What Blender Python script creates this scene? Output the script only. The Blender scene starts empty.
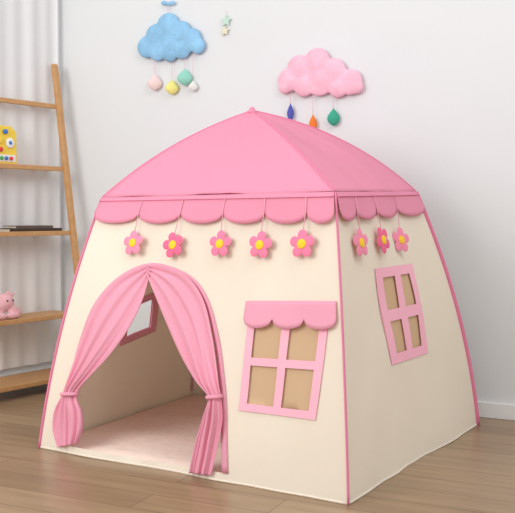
import bpy, bmesh, math, random
from mathutils import Vector, Matrix, noise, Euler
from mathutils.geometry import delaunay_2d_cdt
random.seed(4)
sc = bpy.context.scene
try:
    sc.view_settings.view_transform = 'Standard'
except Exception: pass
C0 = 0.9; F = 880.0; CX = 257.5; CY = 256.5; PITCH = math.atan(41.5/880)
camloc = Vector((0,0,C0))
R = Euler((math.pi/2-PITCH,0,0)).to_matrix(); RI = R.transposed()
def ray(px,py): return R @ Vector(((px-CX)/F, -(py-CY)/F, -1))
def proj(P):
    q = RI @ (P-camloc); return (CX+F*q.x/(-q.z), CY-F*q.y/(-q.z))
def ground(px,py,z=0.0):
    d = ray(px,py); return camloc + d*((z-C0)/d.z)
def atY(px,py,Y):
    d = ray(px,py); return camloc + d*(Y/d.y)
def onplane(px,py,p0,n):
    d = ray(px,py); return camloc + d*((p0-camloc).dot(n)/d.dot(n))

# ---------------------------------------------------------------- materials
def lin(c):
    return tuple(((x/255)/12.92 if x/255<=0.04045 else (((x/255)+0.055)/1.055)**2.4) for x in c)+(1,)
def mat(name, rgb, rough=0.7, spec=0.3, bump=0.0, bscale=200, transl=0.0, var=0.0, vscale=8, alpha=1.0, sheen=0.0, crease=0.0):
    m = bpy.data.materials.new(name); m.use_nodes = True
    nt = m.node_tree; N = nt.nodes; L = nt.links
    b = N['Principled BSDF']; out = N['Material Output']
    b.inputs['Base Color'].default_value = lin(rgb)
    b.inputs['Roughness'].default_value = rough
    b.inputs['Specular IOR Level'].default_value = spec
    if sheen: b.inputs['Sheen Weight'].default_value = sheen
    tc = N.new('ShaderNodeTexCoord')
    if var:
        n = N.new('ShaderNodeTexNoise'); n.inputs['Scale'].default_value = vscale; n.inputs['Detail'].default_value = 4
        L.new(tc.outputs['Object'], n.inputs['Vector'])
        r = N.new('ShaderNodeValToRGB')
        c = lin(rgb)
        r.color_ramp.elements[0].position=.3; r.color_ramp.elements[1].position=.7
        r.color_ramp.elements[0].color = tuple(x*(1-var) for x in c[:3])+(1,)
        r.color_ramp.elements[1].color = tuple(min(1,x*(1+var)) for x in c[:3])+(1,)
        L.new(n.outputs['Fac'], r.inputs['Fac']); L.new(r.outputs['Color'], b.inputs['Base Color'])
    if bump:
        n2 = N.new('ShaderNodeTexNoise'); n2.inputs['Scale'].default_value = bscale; n2.inputs['Detail'].default_value = 3
        L.new(tc.outputs['Object'], n2.inputs['Vector'])
        bp = N.new('ShaderNodeBump'); bp.inputs['Strength'].default_value = bump; bp.inputs['Distance'].default_value = 0.01
        L.new(n2.outputs['Fac'], bp.inputs['Height']); L.new(bp.outputs['Normal'], b.inputs['Normal'])
        if crease:
            mp = N.new('ShaderNodeMapping'); mp.inputs['Scale'].default_value = (1,1,.45)
            L.new(tc.outputs['Object'], mp.inputs['Vector'])
            n3 = N.new('ShaderNodeTexNoise'); n3.inputs['Scale'].default_value = 4.5; n3.inputs['Detail'].default_value = 1; n3.inputs['Distortion'].default_value = .5
            L.new(mp.outputs[0], n3.inputs['Vector'])
            b2 = N.new('ShaderNodeBump'); b2.inputs['Strength'].default_value = crease; b2.inputs['Distance'].default_value = 0.05
            L.new(n3.outputs['Fac'], b2.inputs['Height']); L.new(b2.outputs['Normal'], bp.inputs['Normal'])
    last = b.outputs['BSDF']
    if transl:
        t = N.new('ShaderNodeBsdfTranslucent'); t.inputs['Color'].default_value = lin(rgb)
        mx = N.new('ShaderNodeMixShader'); mx.inputs['Fac'].default_value = transl
        L.new(last, mx.inputs[1]); L.new(t.outputs[0], mx.inputs[2]); last = mx.outputs[0]
    if alpha<1:
        t = N.new('ShaderNodeBsdfTransparent')
        mx = N.new('ShaderNodeMixShader'); mx.inputs['Fac'].default_value = 1-alpha
        L.new(last, mx.inputs[1]); L.new(t.outputs[0], mx.inputs[2]); last = mx.outputs[0]
    L.new(last, out.inputs['Surface'])
    return m
M_cream = mat('cream_fabric',(255,246,231),.85,.15,.04,60,transl=.31,crease=.22)
M_pink = mat('pink_fabric',(247,163,189),.8,.15,.04,60,transl=.23,crease=.2)
M_pinkc = mat('pink_curtain_fabric',(250,180,201),.8,.15,.06,50,transl=.25)
M_frame = mat('pink_frame_fabric',(250,184,202),.9,.1,.04,60)
M_pipe = mat('pink_piping',(224,128,160),.7,.2)
M_seam = mat('pink_seam',(236,146,174),.7,.2)
M_mesh = mat('interior_shade_mesh',(220,187,150),.8,.1,.05,400,alpha=.82)  # beige of the shaded tent interior is put into the pane colour
M_mat = mat('mat_fabric',(255,230,216),.95,.1,.35,30,var=.04,vscale=20)
M_petal = mat('pink_felt',(240,132,164),.9,.1,.1,300)
M_petal2 = mat('deep_pink_felt',(236,112,148),.9,.1,.1,300)
M_petal3 = mat('light_pink_felt',(244,146,174),.9,.1,.1,300)
M_yellow = mat('yellow_felt',(250,205,60),.9,.1,.1,300)
M_string = mat('white_pink_string',(240,176,194),.9,.1)
M_wall = mat('wall_paint',(225,227,228),.9,.1,.03,30,var=.012,vscale=2)
M_base = mat('white_trim',(238,238,236),.5,.3)
M_sheer = mat('sheer_curtain_fabric',(252,252,252),.9,.1,transl=.25)
M_blue = mat('blue_felt',(146,194,228),.95,.05,.3,60,var=.14,vscale=14)
M_cpink = mat('pink_cloud_felt',(250,190,208),.95,.05,.3,60,var=.1,vscale=14)
def woodmat():
    m = bpy.data.materials.new('bamboo_wood'); m.use_nodes=True
    N=m.node_tree.nodes; L=m.node_tree.links; b=N['Principled BSDF']
    tc=N.new('ShaderNodeTexCoord'); n=N.new('ShaderNodeTexNoise'); n.inputs['Scale'].default_value=30; n.inputs['Detail'].default_value=5
    L.new(tc.outputs['Object'],n.inputs['Vector'])
    r=N.new('ShaderNodeValToRGB'); r.color_ramp.elements[0].color=lin((184,134,82)); r.color_ramp.elements[1].color=lin((214,168,116))
    L.new(n.outputs['Fac'],r.inputs['Fac']); L.new(r.outputs['Color'],b.inputs['Base Color']); b.inputs['Roughness'].default_value=.5
    return m
M_wood = woodmat()
def floormat():
    m = bpy.data.materials.new('laminate_floor'); m.use_nodes=True
    N=m.node_tree.nodes; L=m.node_tree.links; b=N['Principled BSDF']
    tc=N.new('ShaderNodeTexCoord'); mp=N.new('ShaderNodeMapping'); mp.inputs['Rotation'].default_value=(0,0,math.radians(25.5))
    L.new(tc.outputs['Object'],mp.inputs['Vector'])
    br=N.new('ShaderNodeTexBrick'); br.inputs['Scale'].default_value=1; br.inputs['Brick Width'].default_value=1.1; br.inputs['Row Height'].default_value=.14
    br.inputs['Mortar Size'].default_value=.002; br.inputs['Mortar Smooth'].default_value=.4; br.offset=.37
    br.inputs['Color1'].default_value=lin((174,146,115)); br.inputs['Color2'].default_value=lin((154,126,97)); br.inputs['Mortar'].default_value=lin((108,84,60))
    L.new(mp.outputs[0],br.inputs['Vector'])
    mp2=N.new('ShaderNodeMapping'); mp2.inputs['Scale'].default_value=(2.2,28,1)
    L.new(mp.outputs[0],mp2.inputs['Vector'])
    n=N.new('ShaderNodeTexNoise'); n.inputs['Scale'].default_value=1; n.inputs['Detail'].default_value=6; n.inputs['Roughness'].default_value=.6
    L.new(mp2.outputs[0],n.inputs['Vector'])
    r=N.new('ShaderNodeValToRGB'); r.color_ramp.elements[0].position=.3; r.color_ramp.elements[1].position=.7
    r.color_ramp.elements[0].color=(.68,.66,.64,1); r.color_ramp.elements[1].color=(1.0,1.0,1.0,1)
    L.new(n.outputs['Fac'],r.inputs['Fac'])
    mx=N.new('ShaderNodeMix'); mx.data_type='RGBA'; mx.blend_type='MULTIPLY'; mx.inputs[0].default_value=.9
    L.new(br.outputs['Color'],mx.inputs[6]); L.new(r.outputs['Color'],mx.inputs[7])
    L.new(mx.outputs[2],b.inputs['Base Color']); b.inputs['Roughness'].default_value=.3; b.inputs['Specular IOR Level'].default_value=.45
    return m
M_floor = floormat()

# ---------------------------------------------------------------- helpers
def link(o, parent=None):
    sc.collection.objects.link(o)
    if parent is not None: o.parent = parent
    return o
def empty(name, loc=(0,0,0)):
    e = bpy.data.objects.new(name,None); e.location=loc; e.empty_display_size=.1; sc.collection.objects.link(e); return e
def mesh(name, verts, faces, m, parent=None, smooth=True, solid=0, bevel=0, origin=None):
    me = bpy.data.meshes.new(name)
    o = bpy.data.objects.new(name, me)
    off = Vector(origin) if origin is not None else Vector((0,0,0))
    me.from_pydata([tuple(Vector(v)-off) for v in verts],[],faces); me.validate(); me.update()
    me.materials.append(m)
    if smooth:
        for p in me.polygons: p.use_smooth=True
    link(o)
    o.location = off
    if parent is not None:
        o.parent = parent; o.location = off - parent.location
    if solid:
        s=o.modifiers.new('s','SOLIDIFY'); s.thickness=solid; s.offset=0
    if bevel:
        s=o.modifiers.new('b','BEVEL'); s.width=bevel; s.segments=3
    return o
def box(name, corners8, m, parent=None, bevel=0):
    f=[(0,3,2,1),(4,5,6,7),(0,1,5,4),(1,2,6,5),(2,3,7,6),(3,0,4,7)]
    return mesh(name, corners8, f, m, parent, smooth=False, bevel=bevel)
def obox(name, o, ax, ay, az, m, parent=None, bevel=0):
    o=Vector(o); ax=Vector(ax); ay=Vector(ay); az=Vector(az)
    c=[o,o+ax,o+ax+ay,o+ay]; return box(name, c+[p+az for p in c], m, parent, bevel)
def tube(name, pts, rad, m, parent=None, seg=10):
    V=[];Fc=[]; n=len(pts); pts=[Vector(p) for p in pts]
    for i,p in enumerate(pts):
        t=(pts[min(i+1,n-1)]-pts[max(i-1,0)]).normalized()
        a=t.cross(Vector((.31,.2,.93))).normalized(); b=t.cross(a)
        r = rad[i] if isinstance(rad,(list,tuple)) else rad
        for k in range(seg):
            th=2*math.pi*k/seg; V.append(p+(a*math.cos(th)+b*math.sin(th))*r)
    for i in range(n-1):
        for k in range(seg):
            Fc.append((i*seg+k,i*seg+(k+1)%seg,(i+1)*seg+(k+1)%seg,(i+1)*seg+k))
    Fc.append(tuple(range(seg))[::-1]); Fc.append(tuple((n-1)*seg+k for k in range(seg)))
    return mesh(name,V,Fc,m,parent)
def lathe(name, prof, base, m, parent=None, seg=20, axis=None, squash=1):
    V=[];Fc=[]
    for (r,z) in prof:
        for k in range(seg):
            th=2*math.pi*k/seg; V.append(Vector((r*math.cos(th),r*math.sin(th)*squash,z)))
    if axis is not None: V=[axis@v for v in V]
    V=[v+Vector(base) for v in V]; n=len(prof)
    for i in range(n-1):
        for k in range(seg):
            Fc.append((i*seg+k,i*seg+(k+1)%seg,(i+1)*seg+(k+1)%seg,(i+1)*seg+k))
    Fc.append(tuple(range(seg))[::-1]); Fc.append(tuple((n-1)*seg+k for k in range(seg)))
    return mesh(name,V,Fc,m,parent)
def blob(name, spheres, m, parent=None, voxel=.006, origin=None, rot=None):
    bm=bmesh.new()
    for c,r in spheres:
        mt=Matrix.Translation(Vector(c))@((rot.to_4x4()) if rot is not None else Matrix.Identity(4))@Matrix.Diagonal((r[0],r[1],r[2],1))
        bmesh.ops.create_uvsphere(bm,u_segments=24,v_segments=16,radius=1,matrix=mt)
    me=bpy.data.meshes.new(name); bm.to_mesh(me); bm.free(); me.materials.append(m)
    o=bpy.data.objects.new(name,me); link(o,parent)
    if parent is not None: o.location=-parent.location
    r=o.modifiers.new('r','REMESH'); r.mode='VOXEL'; r.voxel_size=voxel; r.use_smooth_shade=True
    s=o.modifiers.new('s','SMOOTH'); s.iterations=4; s.factor=.5
    return o
def cat(pts,n):
    out=[];m=len(pts)
    for i in range(n+1):
        x=i/n*(m-1); k=min(int(x),m-2); t=x-k
        p0=pts[max(k-1,0)];p1=pts[k];p2=pts[k+1];p3=pts[min(k+2,m-1)]
        out.append(tuple(.5*((2*b)+(-a+c)*t+(2*a-5*b+4*c-d)*t*t+(-a+3*b-3*c+d)*t**3) for a,b,c,d in zip(p0,p1,p2,p3)))
    return out

# ---------------------------------------------------------------- room
K = Vector((-1.206*C0,5.43*C0,0)); Rb = Vector((1.247*C0,4.26*C0,0))
dB = (Rb-K).normalized(); nB = Vector((dB.y,-dB.x,0))
if nB.y>0: nB=-nB
dL = Vector((-.6,-.8,0)); nL = Vector((.8,-.6,0))
H=2.7
up=Vector((0,0,1))
obox('wall_back', K-dB*.0, dB*4.2, -nB*.1, up*H, M_wall)
obox('wall_left', K-nB*.0, dL*2.6, -nL*.1, up*H, M_wall)
mesh('floor',[(-4,-1,0),(4.5,-1,0),(4.5,7,0),(-4,7,0),(-4,-1,-.05),(4.5,-1,-.05),(4.5,7,-.05),(-4,7,-.05)],
     [(0,1,2,3),(7,6,5,4),(0,4,5,1),(1,5,6,2),(2,6,7,3),(3,7,4,0)],M_floor,smooth=False)
obox('baseboard_back', K+nB*.001, dB*4.2, nB*.014, up*.07, M_base, bevel=.003)
obox('baseboard_left', K+nL*.001, dL*2.6, nL*.014, up*.07, M_base, bevel=.003)

V=[];Fc=[]; nu=220; nv=8
for j in range(nv+1):
    for i in range(nu+1):
        t=.04+i/nu*1.5; z=.1+(2.5-.1)*j/nv
        off=.026+.006*math.sin(t*62+.6*math.sin(t*9))+.004*math.sin(t*31+1+j*.1)
        V.append(K+dL*t+nL*off+up*z)
for j in range(nv):
    for i in range(nu):
        a=j*(nu+1)+i; Fc.append((a,a+1,a+nu+2,a+nu+1))
mesh('sheer_curtain',V,Fc,M_sheer)

# ---------------------------------------------------------------- tent geometry
bA=ground(40,448); bB=ground(348,505); bC=ground(477,425); bD=Vector((-.369*C0,4.81*C0,0))
eA=atY(103,198,3.843*C0); eB=atY(335,192,3.157*C0); eC=atY(415,192,4.128*C0); eD=Vector((-.28*C0,4.62*C0,1.09*C0))
AP=atY(252,112,3.95*C0)
cen=(bA+bB+bC+bD)/4
def outd(p): 
    d=p-cen; d.z=0; return d.normalized()
bases=[bA,bB,bC,bD]; eaves=[eA,eB,eC,eD]
bow=[.03,.012,.045,.015]
rbow=[.036,.018,.055,.04]
def qc(p0,p1,off,t):
    c=(p0+p1)/2+off*2
    return p0*(1-t)**2+c*2*t*(1-t)+p1*t*t
def pole(i,v): return qc(bases[i],eaves[i],outd(bases[i])*bow[i],v)
def ridge(i,v): return qc(eaves[i],AP,(up*.85+outd(bases[i])*.5)*rbow[i],v)
def wr(u,v,seed,amp):
    e=max(0,min(1,u*(1-u)*5))*max(0,min(1,(1-v)*5))
    w=noise.noise(Vector((u*3.2,v*2.0,seed)))*1.0+.45*noise.noise(Vector((u*9,v*4+u*3,seed+7)))
    return w*amp*e
def raw(f,u,v):
    kind,i,j=f
    if kind=='w':
        return pole(i,v).lerp(pole(j,v),u)
    return ridge(i,v).lerp(ridge(j,v),u)
def nrm(f,u,v):
    h=.002; v=min(v,.985)
    return (raw(f,u+h,v)-raw(f,u-h,v)).cross(raw(f,u,v+h)-raw(f,u,v-h)).normalized()
def S(f,u,v,off=0.0):
    n=nrm(f,u,v)
    uu=min(max(u,0),1); vv=min(max(v,0),1)
    if f[0]=='w': sag=-.02*math.sin(math.pi*uu)*math.sin(math.pi*vv)
    else: sag=-.012*math.sin(math.pi*uu)*math.sin(math.pi*vv)
    return raw(f,u,v)+n*(off+wr(u,v,f[1]*13.7+(5 if f[0]=='r' else 0),.020 if f[0]=='w' else .013)+sag)
FR=('w',0,1); SR=('w',1,2); BK=('w',2,3); LF=('w',3,0)
def solve(f,px,py,u=.5,v=.5,off=0.0):
    for _ in range(25):
        a=proj(S(f,u,v,off)); h=1e-3
        au=proj(S(f,u+h,v,off)); av=proj(S(f,u,v+h,off))
        J=[[(au[0]-a[0])/h,(av[0]-a[0])/h],[(au[1]-a[1])/h,(av[1]-a[1])/h]]
        d=J[0][0]*J[1][1]-J[0][1]*J[1][0]
        ex=px-a[0]; ey=py-a[1]
        if abs(d)<1e-6: break
        du=(ex*J[1][1]-ey*J[0][1])/d; dv=(J[0][0]*ey-J[1][0]*ex)/d
        du=max(-.3,min(.3,du)); dv=max(-.3,min(.3,dv))
        u+=du; v+=dv
        if abs(ex)+abs(ey)<.02: break
    return (u,v)
def uvs(f,pts,off=0.0): return [solve(f,*p,off=off) for p in pts]
def sub(poly,n=6):
    out=[]
    for i in range(len(poly)):
        a=poly[i]; b=poly[(i+1)%len(poly)]
        for k in range(n): out.append((a[0]+(b[0]-a[0])*k/n,a[1]+(b[1]-a[1])*k/n))
    return out
def inside(p,poly):
    c=False;n=len(poly);j=n-1
    for i in range(n):
        if ((poly[i][1]>p[1])!=(poly[j][1]>p[1])) and p[0]<(poly[j][0]-poly[i][0])*(p[1]-poly[i][1])/(poly[j][1]-poly[i][1])+poly[i][0]: c=not c
        j=i
    return c
def panel(name,f,outer,holes,off,m,parent,grid=40,solid=.0015):
    vs=[];es=[]
    def loop(poly):
        s=len(vs)
        for p in poly: vs.append(Vector(p))
        for i in range(len(poly)): es.append((s+i,s+(i+1)%len(poly)))
    loop(outer)
    for h in holes: loop(h)
    us=[p[0] for p in outer]; vv=[p[1] for p in outer]
    u0,u1,v0,v1=min(us),max(us),min(vv),max(vv)
    for i in range(1,grid):
        for j in range(1,grid):
            p=(u0+(u1-u0)*i/grid+.0003*math.sin(j*7.1),v0+(v1-v0)*j/grid+.0003*math.sin(i*5.3))
            if inside(p,outer) and not any(inside(p,h) for h in holes): vs.append(Vector(p))
    r=delaunay_2d_cdt(vs,es,[],0,1e-6)
    V=[S(f,p.x,p.y,off) for p in r[0]]
    Fc=[]
    for fc in r[2]:
        c=sum((r[0][k] for k in fc),Vector((0,0)))/len(fc)
        if inside(c,outer) and not any(inside(c,h) for h in holes): Fc.append(tuple(fc))
    o=mesh(name,V,Fc,m,parent)
    if solid:
        s=o.modifiers.new('s','SOLIDIFY'); s.thickness=solid; s.offset=0
        e=o.modifiers.new('e','EDGE_SPLIT'); e.split_angle=math.radians(50)
    return o

tent=empty('play_tent',(cen.x,cen.y,0))
SQ=sub([(0,0),(1,0),(1,1),(0,1)],30)
door_px=[(62,444),(66,420),(70,395),(78,362),(86,334),(98,305),(118,282),(145,268),(166,269),(190,280),(206,302),(215,335),(220,370),(223,410),(224,473),(143,460)]
door=sub(uvs(FR,door_px),4)
def bil(q,x,y):
    a=(q[0][0]+(q[1][0]-q[0][0])*x,q[0][1]+(q[1][1]-q[0][1])*x); b=(q[3][0]+(q[2][0]-q[3][0])*x,q[3][1]+(q[2][1]-q[3][1])*x)
    return (a[0]+(b[0]-a[0])*y,a[1]+(b[1]-a[1])*y)
def rect(q,x0,x1,y0,y1): return [bil(q,x0,y0),bil(q,x1,y0),bil(q,x1,y1),bil(q,x0,y1)]
def window(tag,f,q,mx=.09,my=.07,bar=.045,net=True,cross=True):
    q=uvs(f,q)
    hole=sub(rect(q,mx*.8,1-mx*.8,my*.8,1-my*.8),6)
    if cross: panes=[sub(rect(q,a,b,c,d),5) for a,b in ((mx,.5-bar),(.5+bar,1-mx)) for c,d in ((my,.5-bar*.8),(.5+bar*.8,1-my))]
    else: panes=[sub(rect(q,mx,1-mx,my,1-my),6)]
    panel('window_frame_'+tag,f,sub(q,8),panes,.004,M_frame,tent,16,.002)
    if not cross: panel('window_frame_inner_'+tag,f,sub(q,8),panes,-.004,M_frame,tent,16,.002)
    if net: panel('window_mesh_'+tag,f,sub(rect(q,.03,.97,.03,.97),8),[],-.003,M_mesh,tent,8,0)
    return hole
hF=window('front',FR,[(250,312),(330,312),(316,420),(239,410)],.10,.075,.05)
hS=window('side',SR,[(374,269),(411,264),(427,353),(391,365)],.16,.10,.075)
hL=window('left',LF,[(159,290),(124,306),(119,346),(155,331)],.17,.15,.04,net=False,cross=False)
panel('wall_panel_front',FR,SQ,[door,hF],0,M_cream,tent,46)
panel('wall_panel_side',SR,SQ,[hS],0,M_cream,tent,40)
panel('wall_panel_rear',BK,SQ,[],0,M_cream,tent,24)
panel('wall_panel_left',LF,SQ,[hL],0,M_cream,tent,30)
for i in range(4):
    j=(i+1)%4; f=('r',i,j); V=[];Fc=[];n=30
    for b in range(n+1):
        for a in range(n+1):
            V.append(S(f,a/n,b/n*.995,.004))
    for b in range(n):
        for a in range(n):
            k=b*(n+1)+a; Fc.append((k,k+1,k+n+2,k+n+1))
    mesh('roof_panel_%d'%(i+1),V,Fc,M_pink,tent,solid=.0015)
    tube('pole_sleeve_%d'%(i+1),[pole(i,t/30)+outd(bases[i])*.003 for t in range(31)],[.0055,.004,.011,.004][i],M_pipe,tent)
    tube('ridge_piping_%d'%(i+1),[ridge(i,t/30)+up*.003 for t in range(31)],[.005,.004,.006,.005][i],M_pipe,tent)
    w=('w',i,j)
    tube('hem_%d'%(i+1),[S(w,t/40,.004,0)  for t in range(41)],.004,M_cream,tent)
    tube('eave_seam_%d'%(i+1),[S(w,t/30,.985,.0115) for t in range(31)],.0026,M_seam,tent)
tube('corner_tape',[pole(3,t/30)-outd(bases[3])*.010 for t in range(1,31)],.0055,M_frame,tent)
blob('apex_cap',[(AP+up*.000,(.022,.022,.010)),(AP+up*.012,(.011,.011,.010))],M_pink,tent,.003)

# door trim
dt=uvs(FR,door_px)[:15]; dt=cat(dt,80)
V=[];Fc=[]
for k,p in enumerate(dt):
    a=dt[max(k-1,0)]; b=dt[min(k+1,len(dt)-1)]
    t=Vector((b[0]-a[0],b[1]-a[1])).normalized(); n=Vector((-t.y,t.x))
    V.append(S(FR,p[0]-n.x*.004,p[1]-n.y*.004,.004)); V.append(S(FR,p[0]+n.x*.014,p[1]+n.y*.014,.004))
for k in range(len(dt)-1): Fc.append((2*k,2*k+1,2*k+3,2*k+2))
mesh('door_trim',V,Fc,M_pinkc,tent,solid=.003)

# scalloped valances
def valance(name,f,cus,vtop,dc,dl,offt,offb,m,rows=6,cols=14):
    V=[];Fc=[]
    us=[]
    for k in range(len(cus)-1):
        for c in range(cols):
            s=c/cols; us.append((cus[k]+(cus[k+1]-cus[k])*s,s))
    us.append((cus[-1],0))
    for u,s in us:
        d=dc+dl*math.sqrt(max(0,1-(2*s-1)**2))**.9
        for r in range(rows+1):
            g=r/rows
            V.append(S(f,u,vtop(u)-d*g, offt+(offb-offt)*g+ .004*g*math.sin(s*math.pi)))
    for i in range(len(us)-1):
        for r in range(rows):
            k=i*(rows+1)+r; Fc.append((k,k+1,k+rows+2,k+rows+1))
    return mesh(name,V,Fc,m,tent,solid=.0014)
cf=[0]+[solve(FR,x,218,off=.018)[0] for x in (137,179,222,264,306)]+[1]
cs=[0]+[solve(SR,x,218,off=.018)[0] for x in (358,379,400)]+[1]
one=lambda u:1.0
valance('valance_front',FR,cf,one,.068,.038,.006,.014,M_pink)
valance('valance_side',SR,cs,one,.06,.04,.006,.014,M_pink)
valance('valance_rear',BK,[k/6 for k in range(7)],one,.06,.045,.006,.014,M_pink)
valance('valance_left',LF,[k/5 for k in range(6)],one,.06,.045,.006,.014,M_pink)
a=solve(FR,247,301); b=solve(FR,337,301)
cw=[a[0]+(b[0]-a[0])*k/3 for k in range(4)]
valance('window_valance',FR,cw,lambda u:a[1]+(b[1]-a[1])*(u-a[0])/(b[0]-a[0]),.062,.032,.006,.012,M_pinkc)

# flowers
def flower(idx,f,px,py,cu,m,R0=.052,yaw=0,rot=0):
    u,v=solve(f,px,py,off=.022); c=S(f,u,v,.022); n=nrm(f,u,v)
    if yaw: n=Matrix.Rotation(yaw,3,'Z')@n
    x=up.cross(n).normalized(); y=n.cross(x)
    V=[];Fc=[];seg=80;rings=7
    def rr(th): return R0*(.50+.50*abs(math.cos(2.5*(th-rot)))**.55)
    for side in (1,-1):
        base=len(V); V.append(c+n*.0035*side)
        for k in range(1,rings+1):
            q=k/rings
            for s in range(seg):
                th=2*math.pi*s/seg; r=rr(th)*q
                V.append(c+x*r*math.cos(th)+y*r*math.sin(th)+n*side*.0035*math.sqrt(max(0,1-q**4)))
        for s in range(seg):
            Fc.append((base,base+1+s,base+1+(s+1)%seg)[::side])
        for k in range(rings-1):
            for s in range(seg):
                p=base+1+k*seg+s; q2=base+1+k*seg+(s+1)%seg
                Fc.append((p,p+seg,q2+seg,q2)[::side])
    mesh('flower_%d'%idx,V,Fc,m,tent)
    Mx=Matrix((x,y,n)).transposed()
    r0=.0165
    prof=[(r0*math.cos(a),.0045+.0035*math.sin(a)) for a in [k*math.pi/2/6 for k in range(6)]]+[(.0005,.008)]
    lathe('flower_center_%d'%idx,[(r0,-.0062)]+prof,c,M_yellow,tent,axis=Mx)
    top=S(f,cu,.985,.012); bend=S(f,cu,.94,.017)
    tube('flower_string_%d'%idx,[top,bend,c+y*R0*.6],.0016,M_string,tent,6)
for k,(x,y,m) in enumerate([(133,243,M_petal3),(173,245,M_petal2),(220,244,M_petal),(260,245,M_petal),(302,244,M_petal)]):
    flower(k+1,FR,x,y,cf[k+1],m,R0=.048,rot=math.pi/2+[.1,.3,0,-.1,.05][k])
for k,(x,y,m,yw) in enumerate([(361,243,M_petal3,-.15),(383,240,M_petal2,-.12),(401,240,M_petal3,-.35)]):
    flower(k+6,SR,x,y,cs[k+1],m,R0=.05,yaw=yw,rot=math.pi/2+[.05,.5,-.1][k])

# door curtains
def curtain(name,outer,inner,nf,tie):
    n=72; o=cat(outer,n); i_=cat(inner,n); T=48; V=[];Fc=[]
    for r in range(n+1):
        s=r/n; dt=abs(s-tie)
        ou=solve(FR,*o[r]); iu=solve(FR,*i_[r])
        amp=.006+.010*min(1,s*1.5)*(1-.6*math.exp(-(dt/.05)**2))
        for c in range(T+1):
            t=c/T
            u=ou[0]+(iu[0]-ou[0])*t; v=ou[1]+(iu[1]-ou[1])*t
            ph=2*math.pi*nf*(t**1.35)+1.5+s*1.4+.6*math.sin(5*t)
            off=.008+amp*(.5+.5*math.sin(ph))+.25*amp*math.sin(2.3*ph+4*s)*min(1,s*2)+.020*math.sin(math.pi*t)*math.exp(-(dt/.2)**2)
            V.append(S(FR,u,v,off))
    for r in range(n):
        for c in range(T):
            k=r*(T+1)+c; Fc.append((k,k+1,k+T+2,k+T+1))
    mesh(name,V,Fc,M_pinkc,tent,solid=.0016)
    k=round(tie*n); ou=solve(FR,*o[k]); iu=solve(FR,*i_[k])
    P0=S(FR,ou[0],ou[1],.02); P1=S(FR,iu[0],iu[1],.02); c=(P0+P1)/2; ax=(P1-P0)/2; nn=nrm(FR,*ou)
    V=[];Fc=[];seg=28; upv=nn.cross(ax).normalized()
    for h in range(5):
        for q in range(seg):
            th=2*math.pi*q/seg; bul=1+.06*math.sin(h/4*math.pi)
            V.append(c+ax*1.06*bul*math.cos(th)+nn*.025*bul*math.sin(th)+upv*(h-2)*.003)
    for h in range(4):
        for q in range(seg): Fc.append((h*seg+q,h*seg+(q+1)%seg,(h+1)*seg+(q+1)%seg,(h+1)*seg+q))
    mesh(name+'_tie',V,Fc,M_pinkc,tent,solid=.003)
curtain('door_curtain_left',[(152,266),(120,279),(99,302),(86,335),(75,370),(66,394),(58,412),(56,430),(60,447)],
 [(153,270),(146,298),(132,328),(113,355),(94,376),(80,394),(85,412),(85,428),(80,443)],3.2,5/8)
curtain('door_curtain_right',[(148,266),(185,274),(205,298),(215,335),(221,372),(224,396),(226,418),(220,447),(213,475)],
 [(147,270),(158,297),(171,328),(185,358),(199,381),(211,397),(206,418),(198,445),(192,472)],3.2,5/8)
# mat
V=[];Fc=[];n=50
for b_ in range(n+1):
    for a_ in range(n+1):
        x=.015+.97*a_/n;y=.015+.97*b_/n
        p=bA.lerp(bB,x).lerp(bD.lerp(bC,x),y)
        e=min(1,min(x,1-x,y,1-y)*18)
        V.append(p+up*(.004+.02*e**.5+.006*e*noise.noise(Vector((x*6,y*6,1)))))
for b_ in range(n):
    for a_ in range(n):
        k=b_*(n+1)+a_; Fc.append((k,k+1,k+n+2,k+n+1))
mesh('floor_mat',V,Fc,M_mat,tent)

# ---------------------------------------------------------------- ladder shelf
LS=empty('ladder_shelf',tuple(K+nL*.2+dL*.4))
W=.64; t0=.093
def lp(o,t,z): return K+nL*o+dL*t+up*z
oT,oB,zT=.06,.32,1.71
def po(z): return oB+(oT-oB)*z/zT
for k,t in enumerate((t0,t0+W)):
    c=[];hw=.014
    for z in (0,zT):
        for a_,b_ in ((-1,-1),(1,-1),(1,1),(-1,1)):
            c.append(lp(po(z)+b_*hw,t+a_*hw*1.1,z))
    box('pole_%d'%(k+1),c,M_wood,LS,bevel=.004)
zs=[(1.49,.09),(1.155,.13),(.815,.17),(.385,.22),(.07,.25)]
for k,(z,d) in enumerate(zs):
    o1=po(z)-.012; o0=max(.045,o1-d)
    obox('shelf_%d'%(k+1),lp(o0,t0+.013,z-.018),nL*(o1-o0),dL*(W-.026),up*.016,M_wood,LS,bevel=.002)
    obox('front_rail_%d'%(k+1),lp(o1-.004,t0+.013,z-.022),nL*.016,dL*(W-.026),up*.024,M_wood,LS,bevel=.003)

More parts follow.
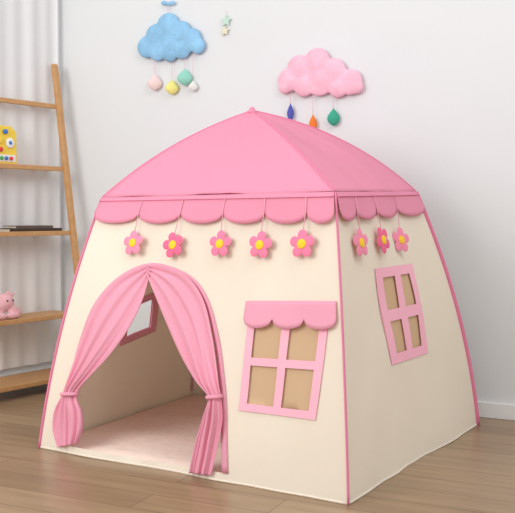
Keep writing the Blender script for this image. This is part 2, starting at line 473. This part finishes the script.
# toys
M_ty=mat('yellow_plastic',(246,212,72),.35,.5); M_bl=mat('blue_plastic',(60,120,200),.35,.5); M_rd=mat('red_plastic',(220,60,60),.35,.5); M_wh=mat('white_plastic',(240,240,235),.4,.5); M_gr=mat('green_plastic',(80,170,90),.35,.5)
zt=1.155-.0015
def tat(px,off,z):
    lo,hi=0,1.2
    for _ in range(40):
        m_=(lo+hi)/2
        if proj(lp(off,m_,z))[0]>px: lo=m_
        else: hi=m_
    return lo
o_=po(zt)-.03
ta=tat(17,o_,zt+.1)
w_=.15; dd=.055
TY=empty('toy_activity_house',tuple(lp(o_-.03,ta+.08,zt)))
prof=[(0,0),(w_,0),(w_,.165),(w_*.78,.195),(w_*.22,.195),(0,.165)]
n6=len(prof)
V=[lp(o_,ta+x,zt+z) for x,z in prof]+[lp(o_-dd,ta+x,zt+z) for x,z in prof]
mesh('body',V,[tuple(range(n6)),tuple(range(2*n6-1,n6-1,-1))]+[(i,i+n6,(i+1)%n6+n6,(i+1)%n6) for i in range(n6)],M_ty,TY,smooth=False,bevel=.006)
AxL=Matrix((dL,up,nL)).transposed()
obox('panel',lp(o_,ta+.012,zt+.015),nL*.003,dL*(w_-.024),up*.035,M_wh,TY,bevel=.001)
for k,(x,z,r,m_) in enumerate([(.045,.11,.026,M_wh),(.045,.11,.012,M_bl),(.105,.12,.016,M_ty),(.04,.032,.010,M_rd),(.07,.032,.010,M_bl),(.10,.032,.010,M_gr),(.105,.075,.012,M_rd),(.075,.165,.012,M_bl)]):
    lathe('knob_%d'%(k+1),[(r,0),(r,.004+.001*k),(r*.8,.006+.001*k),(.0005,.007+.001*k)],lp(o_+.001,ta+x,zt+z),m_,TY,axis=AxL)
# dark books on third shelf
zt=.815-.0015; o_=po(zt)-.02
M_dk=mat('dark_cover',(66,50,42),.5,.4); M_pg=mat('paper',(225,218,200),.9,.1); M_dk2=mat('brown_grey_cover',(96,84,76),.5,.4)
t1=tat(65,o_,zt); t2=tat(10,o_,zt)
BS=empty('stack_of_books',tuple(lp(o_-.06,(t1+t2)/2,zt)))
def book(k,z,a_,b_,d,h,m_):
    obox('cover_bottom_%d'%k,lp(o_-d,a_,z),nL*d,dL*(b_-a_),up*.003,m_,BS)
    obox('pages_%d'%k,lp(o_-d+.004,a_+.004,z+.003),nL*(d-.008),dL*(b_-a_-.008),up*(h-.006),M_pg,BS)
    obox('cover_top_%d'%k,lp(o_-d,a_,z+h-.003),nL*d,dL*(b_-a_),up*.003,m_,BS)
    obox('spine_%d'%k,lp(o_-.003,a_,z+.002),nL*.003,dL*(b_-a_),up*(h-.004),m_,BS)
book(1,zt,t1+.02,t2,.12,.018,M_dk)
book(2,zt+.018,t1+.08,t2-.04,.11,.014,M_dk2)
# plush bunny on fourth shelf
zt=.385-.002; o_=po(zt)-.08
M_pl=mat('pink_plush',(246,190,198),.95,.05,.6,120,sheen=.3); M_eye=mat('black_bead',(25,20,20),.3,.5)
tb=tat(4,o_,zt+.05)
BU=empty('plush_bunny',tuple(lp(o_,tb+.03,zt)))
P=lambda a_,b_,z: lp(o_+b_,tb+a_,zt+z)
rotL=Matrix((dL,nL,up)).transposed()
blob('body',[(P(.10,0,.05),(.07,.05,.05)),(P(.0,.005,.085),(.048,.045,.045)),(P(.04,0,.06),(.04,.04,.04)),
  (P(-.06,.01,.03),(.038,.024,.024)),(P(-.03,.03,.035),(.03,.02,.035)),(P(-.02,.04,.02),(.045,.018,.018)),
  (P(.06,.045,.02),(.04,.02,.018)),(P(.16,.03,.025),(.05,.025,.022))],M_pl,BU,.005,rot=rotL)
blob('ears',[(P(.03,-.03,.125),(.016,.012,.022)),(P(.05,-.04,.13),(.022,.010,.016)),(P(-.03,-.01,.12),(.014,.012,.018)),(P(-.05,-.01,.118),(.022,.010,.013))],M_pl,BU,.004,rot=rotL)
for k,x in enumerate((-.018,.014)):
    blob('eye_%d'%(k+1),[(P(x,.047,.095),(.005,.004,.005))],M_eye,BU,.0015)

# ---------------------------------------------------------------- cloud wall decorations
def wp(px,py,off=.03): return onplane(px,py,K+nB*off,nB)
rotB=Matrix((dB,nB,up)).transposed()
def cloud(name,circ,m):
    c0=wp(sum(c[0] for c in circ)/len(circ),sum(c[1] for c in circ)/len(circ),0)
    e=empty(name,tuple(c0))
    sp=[]
    for x,y,r in circ:
        p=wp(x,y,.022); s=p.y/F; sp.append((p,(r*s,.020,r*s)))
    blob('cloud_body',sp,m,e,.005,rot=rotB)
    return e
c1=cloud('cloud_wall_hanging',[(147,47,11),(156,36,12),(168,26,13),(181,33,12),(191,40,12),(198,46,8),(170,44,14),(182,49,10),(158,50,11),(170,54,8)],M_blue)
c2=cloud('cloud_wall_hanging.001',[(289,80,12),(299,68,13),(317,62,14),(333,72,14),(350,82,13),(320,80,16),(304,86,11),(338,88,10),(285,87,7),(357,87,7)],M_cpink)
def drop(par,k,px,py,h,w,col,ytop):
    m_=mat('felt_drop_%d_%d'%(px,py),col,.9,.1,.1,200)
    c=wp(px,py,.025); s=c.y/F; hh=h*s; ww=w*s/2
    pr=[]
    for q in range(15):
        t=q/14; r=ww*math.sin(math.pi*t)**.8*(1-t)**.45*1.45+.0006
        pr.append((r,-hh/2+hh*t))
    lathe('drop_%d'%k,pr,c,m_,par,squash=.5)
    top=wp(px,ytop,.025)
    tube('thread_%d'%k,[c+up*hh*.48,top],.0012,M_string,par,6)
drop(c2,1,290.5,112,18,6,(90,96,176),92)
drop(c2,2,313,123,18,7,(238,130,60),92)
drop(c2,3,333.5,117,18,11,(70,168,140),92)
drop(c1,1,155,82,17,13,(238,214,212),55)
drop(c1,2,172,87,15,12,(238,230,140),58)
drop(c1,3,185,77,17,14,(150,212,194),55)
drop(c1,4,193,86,11,8,(228,228,226),52)
p=wp(168,4,.02); q=wp(168,16,.02)
tube('hanging_cord',[q,p],.0015,M_string,c1,6)
blob('bow',[(wp(164,3,.02),(.018,.008,.012)),(wp(172,3,.02),(.018,.008,.012)),(p,(.008,.009,.009))],M_blue,c1,.003,rot=rotB)
ch=empty('star_charm',tuple(wp(226,24,0)))
def star(par,px,py,r,col):
    m_=mat('felt_star_%d'%py,col,.9,.1); c=wp(px,py,.012); s=c.y/F*r; V=[]
    for d in (-.004,.004):
        for k in range(10):
            th=math.pi/2+k*math.pi/5; rr=s*(1 if k%2==0 else .5)
            V.append(c+dB*rr*math.cos(th)+up*rr*math.sin(th)+nB*d)
    Fc=[tuple(range(10)),tuple(range(19,9,-1))]+[(i,i+10,(i+1)%10+10,(i+1)%10) for i in range(10)]
    mesh('star_%d'%py,V,Fc,m_,par,smooth=False,bevel=.001)
star(ch,226,21,6,(196,222,208)); star(ch,225,31,5,(226,222,196)); 
tube('thread',[wp(226,10,.012),wp(226,17,.012)],.001,M_string,ch,6)

# ---------------------------------------------------------------- lights
w=bpy.data.worlds.new('World'); sc.world=w; w.use_nodes=True
w.node_tree.nodes['Background'].inputs[0].default_value=(.97,.985,1,1); w.node_tree.nodes['Background'].inputs[1].default_value=.86
def area(name,loc,tgt,size,e,col=(1,1,1)):
    l=bpy.data.lights.new(name,'AREA'); l.shape='SQUARE'; l.size=size; l.energy=e; l.color=col
    o=bpy.data.objects.new(name,l); link(o); o.location=loc
    o.rotation_euler=(Vector(tgt)-Vector(loc)).to_track_quat('-Z','Y').to_euler(); return o
area('window_daylight',(-2.4,1.3,2.1),(.1,3.8,.6),1.8,60,(1,.995,.98))
area('overhead_area',(1.2,1.4,3.0),(.3,3.9,.3),1.6,23,(1,.98,.95))  # weaker area light from above, aimed at the tent
cam=bpy.data.cameras.new('camera'); co=bpy.data.objects.new('camera',cam); link(co)
cam.sensor_width=36; cam.lens=36*F/515; co.location=camloc; co.rotation_euler=(math.pi/2-PITCH,0,0); cam.clip_start=.05
sc.camera=co
